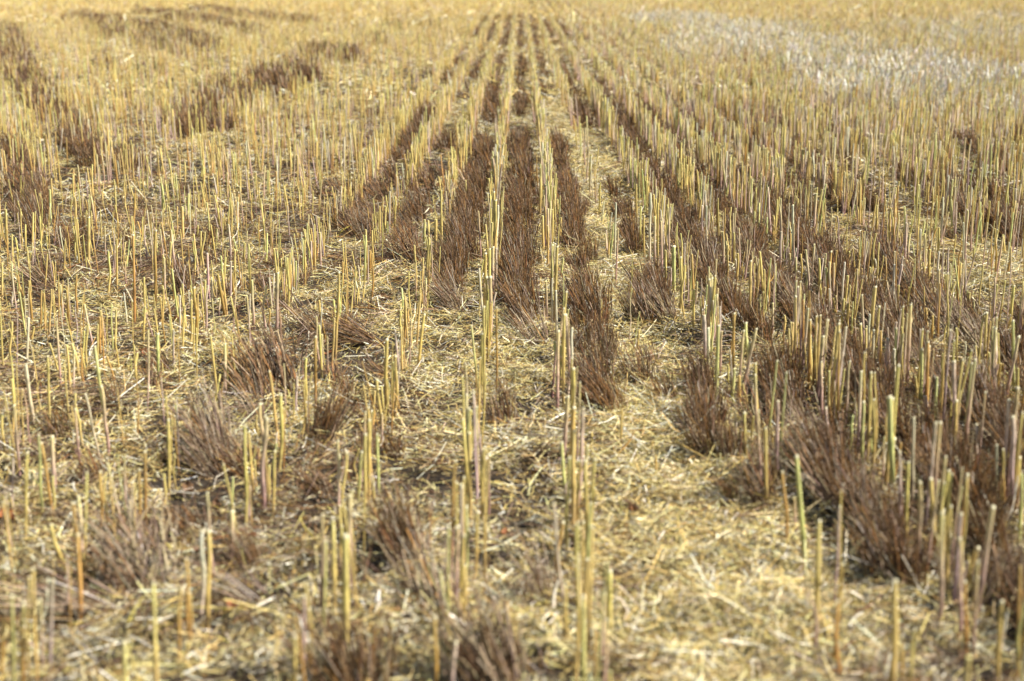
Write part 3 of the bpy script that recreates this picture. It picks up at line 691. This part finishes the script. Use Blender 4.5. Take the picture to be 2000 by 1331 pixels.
for (x, y, sc, flat, la, gr) in pale:
    nb, th = (60, .003) if y < 16 else (44, .006)
    P, R, C = tuft_blades(nb, .13, .235 * sc, flat, rng.uniform(0, 6.28), PALE, [.35, .3, .15, .2], .5, th, seg=2)
    P = P + np.array([x, y, float(gz(x, y)) + .02])
    acc.add(*strands(P, R, 2, C))
o = add_obj("pale_dry_grass", acc.mesh("pale_dry_grass", M_tuft)); o["kind"] = "stuff"
o["label"] = "washed-out grey-white dry grass drifts in the upper right of the field"; o["category"] = "dry grass"

# ------------------------------------------------------------------ single fallen straws and dead leaves
FALL = []
def ftab(ox, oy, s, rows):
    for r in rows: FALL.append((ox + r[0] * s, oy + r[1] * s, ox + r[2] * s, oy + r[3] * s, r[4] * s, r[5], r[6] if len(r) > 6 else 0))
FC = {'w': ((.80, .75, .63), "white"), 'c': ((.80, .70, .46), "cream"), 'y': ((.68, .56, .13), "bright yellow"), 't': ((.52, .38, .20), "tan"), 'g': ((.45, .41, .36), "grey"), 'o': ((.52, .30, .09), "orange"), 'b': ((.16, .09, .05), "dark brown"), 'r': ((.30, .16, .10), "reddish-brown")}
ftab(0, 800, .399, [(820,440,970,470,9,'w'),(1500,185,1600,250,10,'w'),(1478,235,1502,182,9,'w'),(1180,618,1330,690,16,'c'),(210,770,350,775,10,'w'),(195,708,215,772,9,'w'),(1255,1030,1340,965,16,'w'),(300,1150,480,1331,12,'g'),(490,620,790,760,10,'y',.05),
 (650,590,740,690,12,'y'),(780,655,860,750,12,'y'),(280,1110,420,1112,8,'y'),(740,1045,1200,1058,9,'y'),(480,1190,580,1215,11,'w'),(640,1185,750,1240,12,'w'),(1150,80,1210,10,10,'y',.02),(365,420,380,480,16,'w'),(1470,590,1560,690,10,'y'),(625,1130,700,920,12,'y',.04),(1430,900,1300,830,9,'g'),(90,440,0,425,9,'g'),(380,1140,440,1210,9,'w')])
ftab(650, 800, .399, [(860,220,1100,420,16,'t'),(770,310,920,310,8,'c'),(1082,1000,1132,738,18,'w',.09),(1020,1135,1100,1030,10,'w'),(940,1025,1050,990,12,'y'),(150,1010,370,1025,10,'w'),(800,690,930,780,9,'c'),(830,940,940,770,9,'c'),(270,960,390,760,9,'o',.03),(1040,825,1200,832,8,'g'),(1370,240,1475,70,11,'o',.05),
 (980,280,1080,190,8,'c'),(145,870,212,520,14,'b',.11),(1430,500,1490,540,16,'r'),(1110,70,1225,-10,14,'r',.03),(340,150,560,130,8,'t'),(420,330,560,190,8,'t'),(770,90,800,110,9,'o'),(440,410,560,460,14,'r')])
ftab(1300, 800, .399, [(190,400,290,480,11,'w'),(200,710,320,650,13,'c'),(370,825,470,825,10,'w'),(850,1050,1060,900,12,'r',.02),(1380,850,1700,1070,11,'o',.03),(860,600,920,650,8,'c'),(1640,620,1735,300,7,'w',.06),(1665,640,1725,340,6,'w',.05),(1610,600,1700,430,6,'g',.05),(560,790,590,760,16,'w'),(330,930,500,905,12,'c'),(570,870,650,890,9,'w'),(890,1130,960,1080,14,'w')])
ftab(1300, 330, .353, [(0,930,45,820,8,'w',.02),(700,900,810,790,9,'t',.04),(170,1050,268,1205,10,'y'),(1720,790,1985,930,12,'w'),(0,1272,130,1215,13,'w'),(555,745,770,880,7,'g'),(720,870,700,770,7,'c',.02),(1150,330,940,330,6,'t')])
ftab(650, 330, .353, [(885,835,1040,950,10,'c'),(360,620,470,740,10,'c',.03),(1110,962,1180,910,13,'c'),(170,700,330,630,10,'t'),(1050,600,1140,660,8,'w'),(1330,860,1440,855,8,'y',.03),(1840,935,1890,800,8,'w',.03),(1380,1300,1490,1240,26,'r'),(610,650,640,540,6,'c',.03),(1680,980,1790,900,8,'c')])
ftab(0, 330, .353, [(690,700,740,800,12,'c'),(330,130,660,128,9,'o',.06),(1110,1042,1160,950,11,'c'),(900,910,935,950,14,'w'),(1860,390,1942,300,11,'y',.05),(1310,700,1320,640,12,'w'),(500,1100,560,1010,10,'w'),(270,1280,420,1190,9,'o')])
def place_word(x, y):
    h = ["far left", "left", "left of centre", "middle", "right of centre", "right", "far right"][min(6, max(0, int(x / W0 * 7)))]
    v = ["along the top", "in the upper part", "above the middle", "below the middle", "in the lower part", "near the bottom edge"][min(5, max(0, int(y / H0 * 6)))]
    return h, v
seen_l = {}
def uniq(lab):
    seen_l[lab] = seen_l.get(lab, 0) + 1
    return seen_l[lab]
pend = []
for (x1, y1, x2, y2, w, c, lift) in FALL:
    A = pix2ground(x1, y1); B = pix2ground(x2, y2)
    m = A[2] / F
    if lift:   # second end raised, same depth as the first
        top = (y1 - y2) * m / math.cos(TH)
        hz = min(max(lift, abs(top) * .8), .25)
        pa = np.array([A[0], A[1], float(gz(A[0], A[1])) + .012]); X2 = A[0] + (x2 - x1) * m
        rest_ = top - hz
        pb = np.array([X2, A[1] + rest_ / math.tan(TH + .1) * .6, float(gz(A[0], A[1])) + hz])
    else:
        pa = np.array([A[0], A[1], float(gz(A[0], A[1])) + .034]); pb = np.array([B[0], B[1], float(gz(B[0], B[1])) + .040])
    Lg = np.linalg.norm(pb - pa)
    if Lg > .5: pb = pa + (pb - pa) * .5 / Lg
    mid = (pa + pb) / 2; tt = np.linspace(0, 1, 8)[:, None]
    P = (pa - mid) * (1 - tt) + (pb - mid) * tt + rng.normal(0, .012, 3) * np.sin(tt * math.pi) * [1, 1, .5]
    col = np.array(FC[c][0]) * rng.uniform(.9, 1.05)
    a = Acc(); a.add(*strands(P[None], np.full((1, 8), max(.0012, w * m * .42)) * (1.05 - .25 * tt[:, 0]), 6, np.tile(col, (1, 8, 1))))
    o = add_obj("fallen_straw", a.mesh("fallen_straw", M_stalk, True), loc=tuple(mid))
    h, v = place_word((x1 + x2) / 2, (y1 + y2) / 2)
    att = "propped-up" if lift else "flat-lying"
    size_ = "long" if Lg > .16 else ("short" if Lg < .07 else "")
    pend.append((f"{size_} {FC[c][1]} straw {att} on the litter, {h} and {v}".strip(), o, mid[1], "straw", "single straws lying on the litter"))
LEAF = [(18, 1042, 44, 'rust'), (368, 972, 32, 'b'), (388, 1082, 18, 'r'), (455, 1205, 30, 'r'), (425, 1000, 22, 'b'), (492, 1065, 20, 'r'), (1055, 945, 34, 'b'), (1235, 1008, 24, 'r'), (775, 1222, 28, 'r'),
        (1062, 1066, 18, 'r'), (550, 715, 24, 'r'), (285, 712, 26, 'r'), (346, 640, 16, 'r'), (200, 568, 18, 'r'), (362, 345, 10, 'b'), (752, 595, 26, 'b'), (1870, 1205, 30, 'b'), (1680, 955, 20, 'r'), (65, 660, 20, 'r'), (985, 1060, 20, 'r'), (1495, 1045, 20, 'b'), (640, 705, 18, 'r')]
for (x, y, w, c) in LEAF:
    X, Y, d = pix2ground(x, y); m = d / F; hw = w * m * .6
    u, v = np.meshgrid(np.linspace(-1, 1, 9), np.linspace(-1, 1, 7), indexing='ij')
    wv = np.sqrt(np.clip(1 - u ** 2, 0, 1)) * (.55 + .12 * np.sin(u * 9 + x)) + .04
    PX = u * hw; PY = v * wv * hw; PZ = .012 + np.abs(v) ** 1.5 * hw * .35 + .2 * hw * np.sin(u * 3 + x) + hw * .12 * np.sin(v * 5 + u * 4)
    ra = rng.uniform(0, 6.28)
    V = np.stack([PX * math.cos(ra) - PY * math.sin(ra), PX * math.sin(ra) + PY * math.cos(ra), PZ - PZ.min() + .012], -1).reshape(-1, 3)
    ii, jj = np.meshgrid(np.arange(8), np.arange(6), indexing='ij'); q = ii * 7 + jj
    Fq = np.stack([q, q + 7, q + 8, q + 1], -1).reshape(-1, 4)
    base = {'r': (.34, .14, .06), 'b': (.18, .10, .05), 'rust': (.36, .13, .04)}[c]
    Cc = np.tile(np.array(base) * rng.uniform(.85, 1.1), (63, 1)) * rng.normal(1, .08, (63, 1))
    o = add_obj("dead_leaf", mesh_from("dead_leaf", V, Fq, Cc, M_leaf, True), loc=(X, Y, float(gz(X, Y)) + .01))
    h, vv = place_word(x, y)
    nm = {'r': "rust-red", 'b': "dark brown", 'rust': "large rust-orange"}[c]
    pend.append((f"curled {nm} dead leaf lying on the straw, {h} and {vv}", o, Y, "leaf", "dead leaves among the straw"))
# the pale curled husk lower right
A = pix2ground(1300 + 985 * .399, 800 + 815 * .399)
t = np.linspace(0, 1, 14)[:, None]
ctrl = np.array([[0, 0, .01], [-.05, 0, .012], [-.035, .0, .045], [-.012, 0, .075]])
P = (1 - t) ** 3 * ctrl[0] + 3 * (1 - t) ** 2 * t * ctrl[1] * 1.25 + 3 * (1 - t) * t ** 2 * ctrl[2] * 1.1 + t ** 3 * ctrl[3]
a = Acc(); a.add(*strands(P[None], (.0075 * np.sin(np.clip(t[:, 0] * .9 + .08, 0, 1) * math.pi) ** .6)[None] + .0008, 8, np.tile(np.array([.82, .72, .42]), (1, 14, 1))))
o = add_obj("curled_husk", a.mesh("curled_husk", M_pith, True), loc=(A[0], A[1], float(gz(A[0], A[1])) + .02))
pend.append(("pale crescent-shaped curled husk in front of the brown tufts at lower right", o, 0, "husk", None))
by_l = {}
for p_ in pend: by_l.setdefault(p_[0], []).append(p_)
for lab, L in by_l.items():
    L.sort(key=lambda p_: p_[2])
    for r_, p_ in enumerate(L):
        l2 = lab if len(L) == 1 else f"{'nearest' if r_ == 0 else ordinal(r_ + 1) + ' nearest'} " + lab
        w_ = l2.split()
        l2 = l2.replace("lying on the straw, ", "on straw, ") if len(w_) > 16 else l2
        p_[1]["label"] = l2; p_[1]["category"] = p_[3]
        if p_[4]: p_[1]["group"] = p_[4]
